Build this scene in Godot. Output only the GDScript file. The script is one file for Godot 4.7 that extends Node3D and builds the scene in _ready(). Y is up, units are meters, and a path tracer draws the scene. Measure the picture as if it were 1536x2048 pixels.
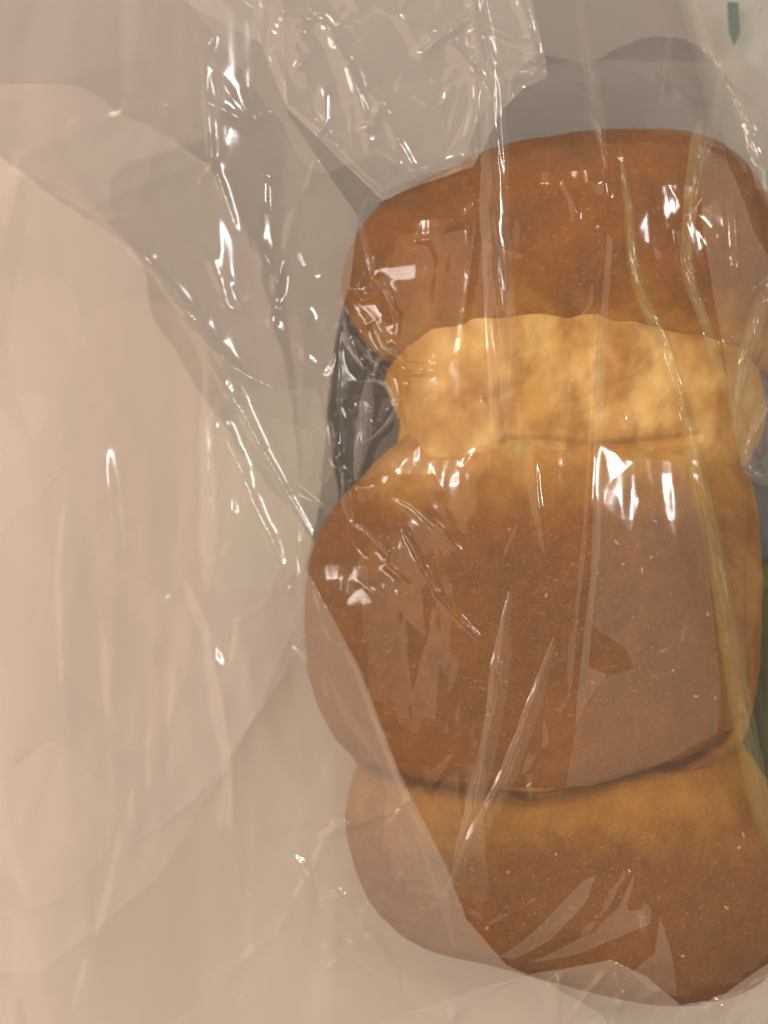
extends Node3D
# A pull-apart loaf of three buns in a clear, crumpled plastic bag on a dark table.
# Lengths in the tables below are millimetres on the table (x right, z towards the viewer).

const MM := 0.001
var rng := RandomNumberGenerator.new()

# ---------------------------------------------------------------- nodes
func thing(called: String, label: String, category: String) -> Node3D:
	var o := Node3D.new()
	o.name = called
	add_child(o, true)
	o.set_meta("label", label)
	o.set_meta("category", category)
	return o

func part(called: String, mesh: Mesh, material: Material, parent: Node) -> MeshInstance3D:
	var o := MeshInstance3D.new()
	o.name = called
	o.mesh = mesh
	o.material_override = material
	parent.add_child(o, true)
	return o

# ---------------------------------------------------------------- materials
func noise(kind: int, frequency: float, octaves: int, sd: int) -> FastNoiseLite:
	var n := FastNoiseLite.new()
	n.noise_type = kind
	n.frequency = frequency
	n.fractal_octaves = octaves
	n.fractal_type = FastNoiseLite.FRACTAL_FBM if octaves > 1 else FastNoiseLite.FRACTAL_NONE
	n.seed = sd
	return n

func srgb_byte(v: float) -> int:
	return int(clampf(pow(clampf(v, 0.0, 1.0), 1.0 / 2.2), 0.0, 1.0) * 255.0)

func crust_grain() -> ImageTexture:   # mottled grain of a baked crust
	var n := 1024
	var da := noise(FastNoiseLite.TYPE_SIMPLEX_SMOOTH, 0.012, 4, 3).get_seamless_image(n, n).get_data()
	var df := noise(FastNoiseLite.TYPE_SIMPLEX, 0.16, 3, 9).get_seamless_image(n, n).get_data()
	var bytes := PackedByteArray()
	bytes.resize(n * n)
	for i in n * n:
		bytes[i] = srgb_byte(0.50 + (da[i] / 255.0 - 0.5) * 0.18 + (df[i] / 255.0 - 0.5) * 0.26)
	return ImageTexture.create_from_image(Image.create_from_data(n, n, false, Image.FORMAT_L8, bytes))

func crust_flecks() -> ImageTexture:   # pale flecks of flour and sugar, most of them drawn out sideways
	var n := 1024
	var a := PackedFloat32Array()
	a.resize(n * n)
	var r := RandomNumberGenerator.new()
	r.seed = 77
	for k in 6500:
		var cx := r.randf() * n
		var cy := r.randf() * n
		var big := r.randf() < 0.05
		var rx := r.randf_range(1.5, 4.0) * (1.9 if big else 1.0)
		var ry := r.randf_range(1.3, 2.5) * (1.8 if big else 1.0)
		var turn := r.randfn(0.0, 0.35)
		var lift := r.randf_range(0.05, 0.6) * r.randf()
		var c := cos(turn)
		var s := sin(turn)
		var reach := int(rx * 1.6) + 1
		for j in range(-reach, reach + 1):
			for i in range(-reach, reach + 1):
				var u := (i * c + j * s) / rx
				var w := (-i * s + j * c) / ry
				var d := u * u + w * w
				if d < 1.5:
					var at := posmod(int(cy) + j, n) * n + posmod(int(cx) + i, n)
					a[at] = minf(0.85, a[at] + lift * clampf(1.5 - d, 0.0, 1.0))
	var bytes := PackedByteArray()
	bytes.resize(n * n * 4)
	for i in n * n:
		bytes[i * 4] = srgb_byte(0.52)
		bytes[i * 4 + 1] = srgb_byte(0.29)
		bytes[i * 4 + 2] = srgb_byte(0.13)
		bytes[i * 4 + 3] = int(a[i] * 255.0)
	return ImageTexture.create_from_image(Image.create_from_data(n, n, false, Image.FORMAT_RGBA8, bytes))

func noise_map(n: FastNoiseLite, normal: bool, strength := 4.0, size := 512) -> NoiseTexture2D:
	var t := NoiseTexture2D.new()
	t.width = size
	t.height = size
	t.seamless = true
	t.noise = n
	t.as_normal_map = normal
	t.bump_strength = strength
	return t

func film_material(haze: Color, alpha: float, rough: float) -> StandardMaterial3D:
	var m := StandardMaterial3D.new()
	m.transparency = BaseMaterial3D.TRANSPARENCY_ALPHA
	m.albedo_color = Color(haze.linear_to_srgb(), alpha)
	m.roughness = rough
	m.metallic_specular = 0.5
	m.cull_mode = BaseMaterial3D.CULL_DISABLED
	m.backlight_enabled = false
	return m

func film(red: float, green: float, blue: float, alpha: float, rough := 0.1) -> StandardMaterial3D:
	return film_material(Color(red, green, blue), alpha, rough)

# ---------------------------------------------------------------- bread
class Bun:
	var centre: Vector2
	var radius := PackedFloat32Array()
	var low: float
	var top: float
	var p: float
	var q: float
	func at(x: float, z: float) -> float:   # height of the crust in mm, or -1 outside
		var d := Vector2(x, z) - centre
		var a := fposmod(atan2(d.y, d.x), TAU) / TAU * 360.0
		var i := int(a) % 360
		var r: float = lerpf(radius[i], radius[(i + 1) % 360], a - floorf(a))
		var t := d.length() / r
		if t >= 1.0:
			return -1.0
		return low + (top - low) * pow(1.0 - pow(t, p), q)

func make_bun(outline: Array, low: float, top: float, p: float, q: float) -> Bun:
	var b := Bun.new()
	b.low = low
	b.top = top
	b.p = p
	b.q = q
	var curve := PackedVector2Array()
	var n := outline.size()
	for i in n:
		for k in 12:
			curve.append((outline[i] as Vector2).cubic_interpolate(outline[(i + 1) % n], outline[(i + n - 1) % n], outline[(i + 2) % n], k / 12.0))
	var c := Vector2.ZERO
	for v in curve:
		c += v
	b.centre = c / curve.size()
	b.radius.resize(360)
	for i in 360:
		var dir := Vector2.from_angle(deg_to_rad(i))
		var best := 1.0
		for k in curve.size():
			var hit = Geometry2D.segment_intersects_segment(b.centre, b.centre + dir * 400.0, curve[k], curve[(k + 1) % curve.size()])
			if hit != null:
				best = maxf(best, (hit as Vector2 - b.centre).length())
		b.radius[i] = best
	return b

func bun_mesh(b: Bun, lumps: FastNoiseLite, lump_mm: float, tint: Callable, groove: Array = [], deep := 1.0, around := 360, rings := 140, fine := 0.22, tufts: Array[Vector4] = []) -> ArrayMesh:
	var st := SurfaceTool.new()
	st.begin(Mesh.PRIMITIVE_TRIANGLES)
	st.set_smooth_group(0)
	var under := 22
	for j in rings + under + 1:
		for i in around:
			var a := TAU * i / around
			var f := a / TAU * 360.0
			var k := int(f) % 360
			var r: float = lerpf(b.radius[k], b.radius[(k + 1) % 360], f - floorf(f))
			var t: float
			var y: float
			if j <= rings:
				var s := float(j) / rings
				t = 1.0 - pow(1.0 - s, 1.9)
				y = b.low + (b.top - b.low) * pow(maxf(0.0, 1.0 - pow(t, b.p)), b.q)
			else:
				var s2 := float(j - rings) / under
				t = 1.0 - 0.22 * s2 * s2
				y = b.low * (1.0 - sin(s2 * PI / 2.0))
			var at := b.centre + Vector2.from_angle(a) * r * t
			var l := lumps.get_noise_3d(at.x, y, at.y) * lump_mm + lumps.get_noise_3d(at.x * 4.5, y * 4.5, at.y * 4.5) * lump_mm * fine
			var out := Vector3(cos(a) * t * t, 1.0 - t * t * 0.8, sin(a) * t * t) * l
			if y < 1.0:
				out = Vector3.ZERO
			var pos := Vector3(at.x, y, at.y) + out
			for tuft in tufts:
				var u := (at.x - tuft.x) / tuft.z
				var w := (at.y - tuft.y) / tuft.w
				if u * u + w * w < 6.0 and j <= rings:
					pos.y += 1.5 * exp(-u * u - w * w)
			if groove.size() > 1 and j <= rings:
				var near := 1e9
				for g in groove.size() - 1:
					near = minf(near, at.distance_to(Geometry2D.get_closest_point_to_segment(at, groove[g], groove[g + 1])))
				if near < 9.0:
					pos.y -= deep * (5.5 + 2.0 * lumps.get_noise_2d(at.x * 3.0, 7.0)) * exp(-near * near / 1.3) + deep * 1.8 * exp(-near * near / 18.0)
			st.set_color(tint.call(pos, t if j <= rings else 1.0 + float(j - rings) / under))
			st.add_vertex(pos * MM)
	for j in rings + under:
		for i in around:
			var i2 := (i + 1) % around
			var a0 := j * around + i
			var a1 := j * around + i2
			var b0 := a0 + around
			var b1 := a1 + around
			if j > 0:
				st.add_index(a0)
				st.add_index(a1)
				st.add_index(b0)
			st.add_index(a1)
			st.add_index(b1)
			st.add_index(b0)
	st.generate_normals()
	return st.commit()

# ---------------------------------------------------------------- film
class Sheet:
	var x0: float
	var z0: float
	var step: float
	var nx: int
	var nz: int
	var h := PackedFloat32Array()
	func _init(ax: float, az: float, bx: float, bz: float, s: float) -> void:
		x0 = ax
		z0 = az
		step = s
		nx = int((bx - ax) / s) + 1
		nz = int((bz - az) / s) + 1
		h.resize(nx * nz)
	func get_h(x: float, z: float) -> float:
		var u := clampf((x - x0) / step, 0.0, nx - 1.001)
		var v := clampf((z - z0) / step, 0.0, nz - 1.001)
		var i := int(u)
		var j := int(v)
		var fu := u - i
		var fv := v - j
		var k := j * nx + i
		return lerpf(lerpf(h[k], h[k + 1], fu), lerpf(h[k + nx], h[k + nx + 1], fu), fv)

	func fold(pts: Array, high: float, wide: float, skew := 0.0) -> void:   # a rounded crease along a polyline, running out at both ends
		var total := 0.0
		for i in pts.size() - 1:
			total += (pts[i] as Vector2).distance_to(pts[i + 1])
		var reach := wide * 3.2
		var x1 := 1e9
		var x2 := -1e9
		var z1 := 1e9
		var z2 := -1e9
		for p in pts:
			x1 = minf(x1, p.x - reach)
			x2 = maxf(x2, p.x + reach)
			z1 = minf(z1, p.y - reach)
			z2 = maxf(z2, p.y + reach)
		for j in range(maxi(0, int((z1 - z0) / step)), mini(nz, int((z2 - z0) / step) + 2)):
			for i in range(maxi(0, int((x1 - x0) / step)), mini(nx, int((x2 - x0) / step) + 2)):
				var p := Vector2(x0 + i * step, z0 + j * step)
				var best := 1e9
				var along := 0.0
				var side := 1.0
				var run := 0.0
				for k in pts.size() - 1:
					var a: Vector2 = pts[k]
					var b: Vector2 = pts[k + 1]
					var ab := b - a
					var t := clampf((p - a).dot(ab) / maxf(ab.length_squared(), 1e-6), 0.0, 1.0)
					var d := p.distance_to(a + ab * t)
					if d < best:
						best = d
						along = run + t * ab.length()
						side = signf(ab.cross(p - a))
					run += ab.length()
				if best < reach:
					var e := minf(along, total - along) / maxf(total, 1e-3)
					var taper := clampf(e * 5.0, 0.0, 1.0)
					var u := best / wide * (1.0 + skew * side)
					var f := 1.0 / (1.0 + u * u) - 0.09
					if f > 0.0:
						h[j * nx + i] += high * f * sqrt(taper)

	func facets(n: int, sd: int, high: float, stretch: float, keep: Callable) -> void:   # flat crumple facets that meet in straight creases
		var r := RandomNumberGenerator.new()
		r.seed = sd
		var w := (nx - 1) * step
		var d := (nz - 1) * step
		var pts := PackedVector2Array()
		var hs := PackedFloat32Array()
		for k in n:
			pts.append(Vector2(r.randf_range(-0.1, 1.1) * w, r.randf_range(-0.1, 1.1) * d / stretch))
			hs.append(r.randf_range(-1.0, 1.0) * high)
		for c in [Vector2(-0.2 * w, -0.2 * d / stretch), Vector2(1.2 * w, -0.2 * d / stretch), Vector2(-0.2 * w, 1.2 * d / stretch), Vector2(1.2 * w, 1.2 * d / stretch)]:
			pts.append(c)
			hs.append(0.0)
		var tri := Geometry2D.triangulate_delaunay(pts)
		for t in tri.size() / 3:
			var a := pts[tri[t * 3]] * Vector2(1, stretch)
			var b := pts[tri[t * 3 + 1]] * Vector2(1, stretch)
			var c := pts[tri[t * 3 + 2]] * Vector2(1, stretch)
			var ha := hs[tri[t * 3]]
			var hb := hs[tri[t * 3 + 1]]
			var hc := hs[tri[t * 3 + 2]]
			var den := (b.y - c.y) * (a.x - c.x) + (c.x - b.x) * (a.y - c.y)
			if absf(den) < 1e-6:
				continue
			for j in range(maxi(0, int(minf(a.y, minf(b.y, c.y)) / step)), mini(nz, int(maxf(a.y, maxf(b.y, c.y)) / step) + 2)):
				for i in range(maxi(0, int(minf(a.x, minf(b.x, c.x)) / step)), mini(nx, int(maxf(a.x, maxf(b.x, c.x)) / step) + 2)):
					var x := i * step
					var y := j * step
					var u := ((b.y - c.y) * (x - c.x) + (c.x - b.x) * (y - c.y)) / den
					var v := ((c.y - a.y) * (x - c.x) + (a.x - c.x) * (y - c.y)) / den
					if u >= 0.0 and v >= 0.0 and u + v < 1.0:
						var much: float = keep.call(x + x0, y + z0)
						if much > 0.0:
							h[j * nx + i] += (u * ha + v * hb + (1.0 - u - v) * hc) * much

	func ripple(n: FastNoiseLite, high: float, sx: float, sz: float) -> void:
		for j in nz:
			for i in nx:
				h[j * nx + i] += n.get_noise_2d((x0 + i * step) * sx, (z0 + j * step) * sz) * high

	func wrinkles(n: int, sd: int, a: Vector2, b: Vector2, lean: float, high: float, wide: float) -> void:   # short sharp creases between two corners
		var r := RandomNumberGenerator.new()
		r.seed = sd
		for k in n:
			var p := Vector2(r.randf_range(a.x, b.x), r.randf_range(a.y, b.y))
			var run := r.randf_range(3.5, 12.0) * (2.2 if r.randf() < 0.2 else 1.0)
			var turn := lean + r.randfn(0.0, 0.55)
			var q := p + Vector2.from_angle(turn) * run
			fold([p, q, q + Vector2.from_angle(turn + r.randfn(0.0, 0.7)) * run * 0.8], high * r.randf_range(0.3, 1.0), wide * r.randf_range(0.8, 1.5))

	func mesh(border: PackedVector2Array) -> ArrayMesh:
		var inside := PackedByteArray()
		inside.resize(nx * nz)
		var whole := border.is_empty()
		for j in nz:
			for i in nx:
				inside[j * nx + i] = 1 if whole or Geometry2D.is_point_in_polygon(Vector2(x0 + i * step, z0 + j * step), border) else 0
		var number := PackedInt32Array()
		number.resize(nx * nz)
		number.fill(-1)
		var vs := PackedVector3Array()
		var ns := PackedVector3Array()
		var idx := PackedInt32Array()
		for j in nz - 1:
			for i in nx - 1:
				var k := j * nx + i
				if inside[k] + inside[k + 1] + inside[k + nx] + inside[k + nx + 1] == 0:
					continue
				for o in [k, k + 1, k + nx, k + nx + 1]:
					if number[o] < 0:
						number[o] = vs.size()
						var ii: int = o % nx
						var jj: int = o / nx
						var p := Vector2(x0 + ii * step, z0 + jj * step)
						if not inside[o]:
							var best := 1e9
							var q := p
							for e in border.size():
								var c := Geometry2D.get_closest_point_to_segment(p, border[e], border[(e + 1) % border.size()])
								if c.distance_squared_to(p) < best:
									best = c.distance_squared_to(p)
									q = c
							p = q
						vs.append(Vector3(p.x, get_h(p.x, p.y), p.y) * 0.001)
						var l := h[jj * nx + maxi(ii - 1, 0)]
						var r := h[jj * nx + mini(ii + 1, nx - 1)]
						var u := h[maxi(jj - 1, 0) * nx + ii]
						var d := h[mini(jj + 1, nz - 1) * nx + ii]
						ns.append(Vector3((l - r) / (2.0 * step), 1.0, (u - d) / (2.0 * step)).normalized())
				for o in [k, k + 1, k + nx, k + 1, k + nx + 1, k + nx]:
					idx.append(number[o])
		var arrays := []
		arrays.resize(Mesh.ARRAY_MAX)
		arrays[Mesh.ARRAY_VERTEX] = vs
		arrays[Mesh.ARRAY_NORMAL] = ns
		arrays[Mesh.ARRAY_INDEX] = idx
		var m := ArrayMesh.new()
		m.add_surface_from_arrays(Mesh.PRIMITIVE_TRIANGLES, arrays)
		return m

func soft_border(border: Array, sd: int, rough_mm: float) -> PackedVector2Array:   # the outline as a flowing, slightly uneven edge
	var out := PackedVector2Array()
	var n := border.size()
	var wob := noise(FastNoiseLite.TYPE_SIMPLEX_SMOOTH, 0.06, 3, sd)
	for i in n:
		for k in 8:
			var p: Vector2 = (border[i] as Vector2).cubic_interpolate(border[(i + 1) % n], border[(i + n - 1) % n], border[(i + 2) % n], k / 8.0)
			out.append(p + Vector2(wob.get_noise_2dv(p), wob.get_noise_2d(p.y, p.x + 300.0)) * rough_mm)
	return out

func round_sheet(border: Array, step: float) -> Sheet:
	var a: Vector2 = border[0]
	var b: Vector2 = border[0]
	for p in border:
		a = a.min(p)
		b = b.max(p)
	return Sheet.new(a.x - 2.0, a.y - 2.0, b.x + 2.0, b.y + 2.0, step)

func smooth_path(pts: Array, each := 10) -> PackedVector3Array:
	var out := PackedVector3Array()
	var n := pts.size()
	for i in n - 1:
		for k in each:
			out.append((pts[i] as Vector3).cubic_interpolate(pts[i + 1], pts[maxi(i - 1, 0)], pts[mini(i + 2, n - 1)], float(k) / each))
	out.append(pts[n - 1])
	return out

func pleat(pts: Array, widths: Array, arch: float, sd: int, lean := 0.0, segs := 14) -> ArrayMesh:   # a gathered strip of film standing up in a round arch
	var path := smooth_path(pts)
	var st := SurfaceTool.new()
	st.begin(Mesh.PRIMITIVE_TRIANGLES)
	st.set_smooth_group(0)
	var n := path.size()
	var wob := noise(FastNoiseLite.TYPE_SIMPLEX_SMOOTH, 0.05, 3, sd)
	for i in n:
		var dir := (path[mini(i + 1, n - 1)] - path[maxi(i - 1, 0)]).normalized()
		var side := dir.cross(Vector3.UP).normalized()
		var f := float(i) / (n - 1) * (widths.size() - 1)
		var k := mini(int(f), widths.size() - 2)
		var w: float = lerpf(widths[k], widths[k + 1], f - k)
		for s in segs + 1:
			var t := float(s) / segs * 2.0 - 1.0
			var up := arch * w * (1.0 - t * t) * (1.0 + 0.5 * wob.get_noise_2d(i * 3.0, s * 9.0))
			var push := w * (t + lean * (1.0 - t * t) + 0.12 * wob.get_noise_2d(i * 5.0, 400.0))
			st.add_vertex((path[i] + side * push + Vector3.UP * up) * MM)
	for i in n - 1:
		for s in segs:
			var a := i * (segs + 1) + s
			var b := a + segs + 1
			for o in [a, a + 1, b, a + 1, b + 1, b]:
				st.add_index(o)
	st.generate_normals()
	return st.commit()

func gauss(x: float, z: float, c: Vector2, rx: float, rz: float) -> float:
	var u := (x - c.x) / rx
	var v := (z - c.y) / rz
	return exp(-u * u - v * v)

# ---------------------------------------------------------------- scene
func _ready() -> void:
	rng.seed = 5
	# camera
	var cam := Camera3D.new()
	cam.name = "camera"
	cam.fov = rad_to_deg(2.0 * atan(0.45))
	cam.near = 0.02
	cam.far = 20.0
	var lens := CameraAttributesPhysical.new()
	lens.frustum_focal_length = 24.0 / (2.0 * 0.45)
	lens.frustum_near = 0.02
	lens.frustum_far = 20.0
	lens.frustum_focus_distance = 0.297
	lens.exposure_aperture = 3.4
	cam.attributes = lens
	add_child(cam)
	cam.position = Vector3(0, 0.355, 0)
	cam.rotation_degrees = Vector3(-90, 0, 0)
	cam.current = true
	# air and exposure
	var env := Environment.new()
	env.background_mode = Environment.BG_COLOR
	env.background_color = Color(0.50, 0.43, 0.35).linear_to_srgb()
	env.background_energy_multiplier = 1.0
	env.tonemap_mode = Environment.TONE_MAPPER_LINEAR
	env.tonemap_exposure = 1.0
	env.sdfgi_enabled = true
	env.ssao_enabled = true
	env.ssil_enabled = true
	var we := WorldEnvironment.new()
	we.name = "air"
	we.environment = env
	add_child(we)
	# the lamps of the room
	lamp("ceiling_light_panel", "wide warm white ceiling light panel above and left of the bag", Vector3(-1.25, 1.65, 0.0), Vector2(1.9, 2.6), Color(1.0, 0.85, 0.70), 1.3, Vector3(-0.1, 0.0, 0.0))
	lamp("wall_light", "upright cool white wall light low down on the left of the table", Vector3(-1.5, 0.85, -0.15), Vector2(1.0, 0.16), Color(1.0, 0.95, 0.90), 0.95, Vector3.ZERO)
	lamp("ceiling_downlight", "small cool white ceiling downlight to the right of the table", Vector3(0.95, 1.35, -0.6), Vector2(0.14, 0.26), Color(1.0, 0.98, 0.97), 0.5, Vector3.ZERO)

	lamp("ceiling_downlight_001", "small white ceiling downlight beyond the far left corner of the table", Vector3(-0.95, 1.3, -0.85), Vector2(0.10, 0.12), Color(1.0, 0.96, 0.92), 0.22, Vector3.ZERO)
	lamp("ceiling_downlight_002", "small warm white ceiling downlight past the upper end of the table", Vector3(0.1, 1.15, -1.35), Vector2(0.16, 0.10), Color(1.0, 0.90, 0.76), 0.16, Vector3.ZERO)

	build_table()
	var buns := build_loaf()
	build_neighbours()
	build_bag(buns)

func lamp(called: String, label: String, at: Vector3, size: Vector2, color: Color, energy: float, aim: Vector3) -> void:
	var root := thing(called, label, "lamp")
	root.look_at_from_position(at, aim, Vector3.FORWARD)
	var box := BoxMesh.new()
	box.size = Vector3(size.x, size.y, 0.03)
	var m := StandardMaterial3D.new()
	m.albedo_color = Color(0.8, 0.8, 0.8)
	m.emission_enabled = true
	m.emission = color
	m.emission_energy_multiplier = 0.8
	part("diffuser", box, m, root)
	var l := AreaLight3D.new()
	l.name = "light"
	l.area_size = size
	l.light_color = color
	l.light_energy = energy
	l.area_range = 8.0
	l.area_attenuation = 2.0
	l.shadow_enabled = true
	l.position = Vector3(0, 0, -0.02)
	root.add_child(l)

func build_table() -> void:
	var p := PlaneMesh.new()
	p.size = Vector2(1.6, 1.6)
	var m := StandardMaterial3D.new()
	m.albedo_color = Color(0.088, 0.092, 0.106).linear_to_srgb()
	m.roughness = 0.55
	m.normal_enabled = true
	m.normal_texture = noise_map(noise(FastNoiseLite.TYPE_SIMPLEX, 0.02, 4, 21), true, 3.0)
	m.normal_scale = 0.4
	m.uv1_triplanar = true
	m.uv1_world_triplanar = true
	m.uv1_scale = Vector3(8, 8, 8)
	var o := part("table_top", p, m, self)
	o.set_meta("kind", "structure")
	o.set_meta("label", "dark grey table top seen beside and above the loaf")

func build_loaf() -> Array:
	var top := make_bun([Vector2(-11.1, -60.6), Vector2(-10.9, -73.4), Vector2(-4.0, -86.3), Vector2(11.7, -96.0), Vector2(30.3, -103.4), Vector2(50.3, -107.4), Vector2(70.3, -108.8), Vector2(89.5, -107.7), Vector2(101.7, -101.7), Vector2(110.3, -90.5), Vector2(115.3, -74.8), Vector2(116.7, -54.8), Vector2(113.1, -40.6), Vector2(101.7, -38.4), Vector2(76.0, -41.3), Vector2(40.3, -43.1), Vector2(11.7, -43.1), Vector2(-3.3, -47.7)], 24.0, 55.0, 3.0, 0.5)
	var mid := make_bun([Vector2(-9.7, -7.0), Vector2(-18.3, 3.7), Vector2(-22.3, 18.0), Vector2(-22.3, 39.4), Vector2(-18.3, 56.6), Vector2(-11.1, 69.4), Vector2(3.1, 85.1), Vector2(33.1, 95.1), Vector2(68.8, 93.7), Vector2(94.5, 80.8), Vector2(103.1, 65.1), Vector2(107.7, 46.6), Vector2(108.3, 25.1), Vector2(107.1, 3.7), Vector2(103.1, -12.0), Vector2(90.3, -26.3), Vector2(61.7, -32.0), Vector2(33.1, -32.0), Vector2(11.7, -26.3)], 25.0, 56.5, 3.4, 0.5)
	var low := make_bun([Vector2(-9.7, 76.6), Vector2(-10.9, 93.7), Vector2(-4.7, 110.8), Vector2(7.4, 123.0), Vector2(26.0, 128.7), Vector2(48.8, 133.7), Vector2(70.3, 139.8), Vector2(90.3, 140.1), Vector2(108.8, 133.0), Vector2(121.7, 118.0), Vector2(123.1, 96.5), Vector2(110.3, 76.6), Vector2(101.7, 65.1), Vector2(83.1, 56.6), Vector2(54.6, 53.7), Vector2(18.9, 58.0), Vector2(-1.1, 66.6)], 24.0, 54.5, 3.4, 0.5)
	var tear := make_bun([Vector2(4.5, -47.0), Vector2(6.6, -55.4), Vector2(18.6, -61.7), Vector2(32.6, -63.8), Vector2(46.7, -64.5), Vector2(60.7, -61.7), Vector2(74.8, -57.5), Vector2(91.7, -54.0), Vector2(102.9, -51.2), Vector2(109.3, -39.9), Vector2(107.9, -24.5), Vector2(101.5, -10.4), Vector2(88.9, -5.5), Vector2(67.8, -4.1), Vector2(35.4, -2.0), Vector2(18.6, -0.6), Vector2(8.7, -2.0), Vector2(3.1, -10.4), Vector2(5.3, -24.5), Vector2(2.4, -37.8)], 22.0, 52.5, 3.2, 0.42)
	var crust := StandardMaterial3D.new()
	crust.vertex_color_use_as_albedo = true
	crust.albedo_texture = crust_grain()
	crust.detail_enabled = true
	crust.detail_albedo = crust_flecks()
	crust.detail_uv_layer = BaseMaterial3D.DETAIL_UV_1
	crust.uv1_triplanar = true
	crust.uv1_world_triplanar = true
	crust.uv1_scale = Vector3(11, 11, 11)
	crust.roughness = 0.6
	crust.metallic_specular = 0.22
	crust.normal_enabled = true
	crust.normal_texture = noise_map(noise(FastNoiseLite.TYPE_SIMPLEX, 0.05, 4, 31), true, 2.5)
	crust.normal_scale = 0.8
	var crumb := StandardMaterial3D.new()
	crumb.vertex_color_use_as_albedo = true
	crumb.roughness = 0.9
	crumb.metallic_specular = 0.2
	crumb.normal_enabled = true
	crumb.normal_texture = noise_map(noise(FastNoiseLite.TYPE_SIMPLEX, 0.04, 5, 41), true, 7.0)
	crumb.normal_scale = 0.22
	crumb.uv1_triplanar = true
	crumb.uv1_world_triplanar = true
	crumb.uv1_scale = Vector3(18, 18, 18)

	var patch := noise(FastNoiseLite.TYPE_SIMPLEX_SMOOTH, 0.035, 3, 51)
	var rag := noise(FastNoiseLite.TYPE_SIMPLEX_SMOOTH, 0.09, 4, 52)
	var brown := Color(0.40, 0.150, 0.024)
	var red := Color(0.53, 0.188, 0.024)
	var gold := Color(0.98, 0.49, 0.075)
	# baked colour: brown where the oven reached, golden where the buns had grown together
	var bake := func(d: float) -> float: return smoothstep(-6.0, 17.0, d)
	var tint_top := func(p: Vector3, t: float) -> Color:
		var d := -46.0 - p.z + maxf(0.0, 25.0 - p.x) * 0.1 + rag.get_noise_2d(p.x, p.z) * 9.0
		var c := gold.lerp(red, bake.call(d))
		return c.lerp(brown, clampf(patch.get_noise_2d(p.x, p.z) * 1.2 + 0.35, 0.0, 1.0) * bake.call(d)).lerp(gold, smoothstep(1.0, 1.5, t) * 0.7)
	var tint_mid := func(p: Vector3, t: float) -> Color:
		var n := rag.get_noise_2d(p.x, p.z) * 6.0
		var side := minf(p.z + 10.0 + maxf(0.0, 20.0 - p.x) * 0.06, (78.0 - p.z) * 1.6 + 4.0)
		var c := Color(1.30, 0.74, 0.19).lerp(gold, smoothstep(-2.0, 12.0, p.z + 14.0 + n + smoothstep(0.0, 50.0, p.x) * 6.0)).lerp(brown, bake.call(side + n))
		var right := smoothstep(88.0, 97.0, p.x + rag.get_noise_2d(p.x * 2.0, p.z * 2.0) * 5.0)
		return c.lerp(gold, maxf(right * 0.8, smoothstep(1.0, 1.5, t) * 0.7)).lerp(red, clampf(0.3 + 0.9 * patch.get_noise_2d(p.x * 0.7, p.z * 0.7), 0.0, 0.8))
	var tint_low := func(p: Vector3, t: float) -> Color:
		var d := p.z - 77.0 - absf(p.x - 40.0) * 0.02 + rag.get_noise_2d(p.x, p.z) * 6.0
		var c := gold.lerp(brown, 0.35 + 0.65 * smoothstep(-3.0, 18.0, d))
		return c.lerp(gold, smoothstep(1.0, 1.5, t) * 0.7).lerp(red, clampf(0.3 + 0.9 * patch.get_noise_2d(p.x * 0.7, p.z * 0.7), 0.0, 0.8))
	var holes := noise(FastNoiseLite.TYPE_CELLULAR, 0.16, 2, 53)
	var tint_tear := func(p: Vector3, t: float) -> Color:
		var k := 0.5 + 0.5 * patch.get_noise_2d(p.x * 1.5, p.z * 1.5)
		var g := 0.5 + 0.5 * rag.get_noise_2d(p.x * 0.8, p.z * 0.6)
		return Color(0.60, 0.34, 0.09).lerp(Color(0.80, 0.54, 0.20), clampf(k * 2.0 - 0.5, 0.0, 1.0)).lerp(Color(0.42, 0.20, 0.04), clampf(g * 2.2 - 0.7, 0.0, 1.0)).lerp(Color(0.50, 0.25, 0.04), smoothstep(0.66, 0.92, t + rag.get_noise_2d(p.x, p.z) * 0.2) * 0.6)
	var soft := noise(FastNoiseLite.TYPE_SIMPLEX_SMOOTH, 0.02, 3, 61)
	var rough := noise(FastNoiseLite.TYPE_SIMPLEX_SMOOTH, 0.026, 3, 62)
	var loaf := thing("bread_loaf", "brown pull-apart bread loaf of three joined buns with a torn pale band", "bread")
	part("bun", bun_mesh(top, soft, 1.6, tint_top), crust, loaf).set_meta("label", "top bun with reddish brown crust and a ragged lower edge")
	part("bun", bun_mesh(mid, soft, 1.6, tint_mid, CREASE), crust, loaf).set_meta("label", "middle bun, broad brown crust with pale flecks")
	part("bun", bun_mesh(low, soft, 1.6, tint_low, CREASE), crust, loaf).set_meta("label", "bottom bun below the curved dark crease")
	part("torn_crumb", bun_mesh(tear, rough, 3.4, tint_tear, TEAR_CREASE, 0.25, 420, 170, 0.24, LOBES), crumb, loaf).set_meta("label", "pale golden torn crumb between the top and middle buns")
	# larger flakes on the crust
	var flake := SphereMesh.new()
	flake.radius = 0.5
	flake.height = 1.0
	flake.radial_segments = 10
	flake.rings = 5
	var fm := StandardMaterial3D.new()
	fm.albedo_color = Color(0.52, 0.28, 0.12).linear_to_srgb()
	fm.roughness = 0.8
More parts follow.
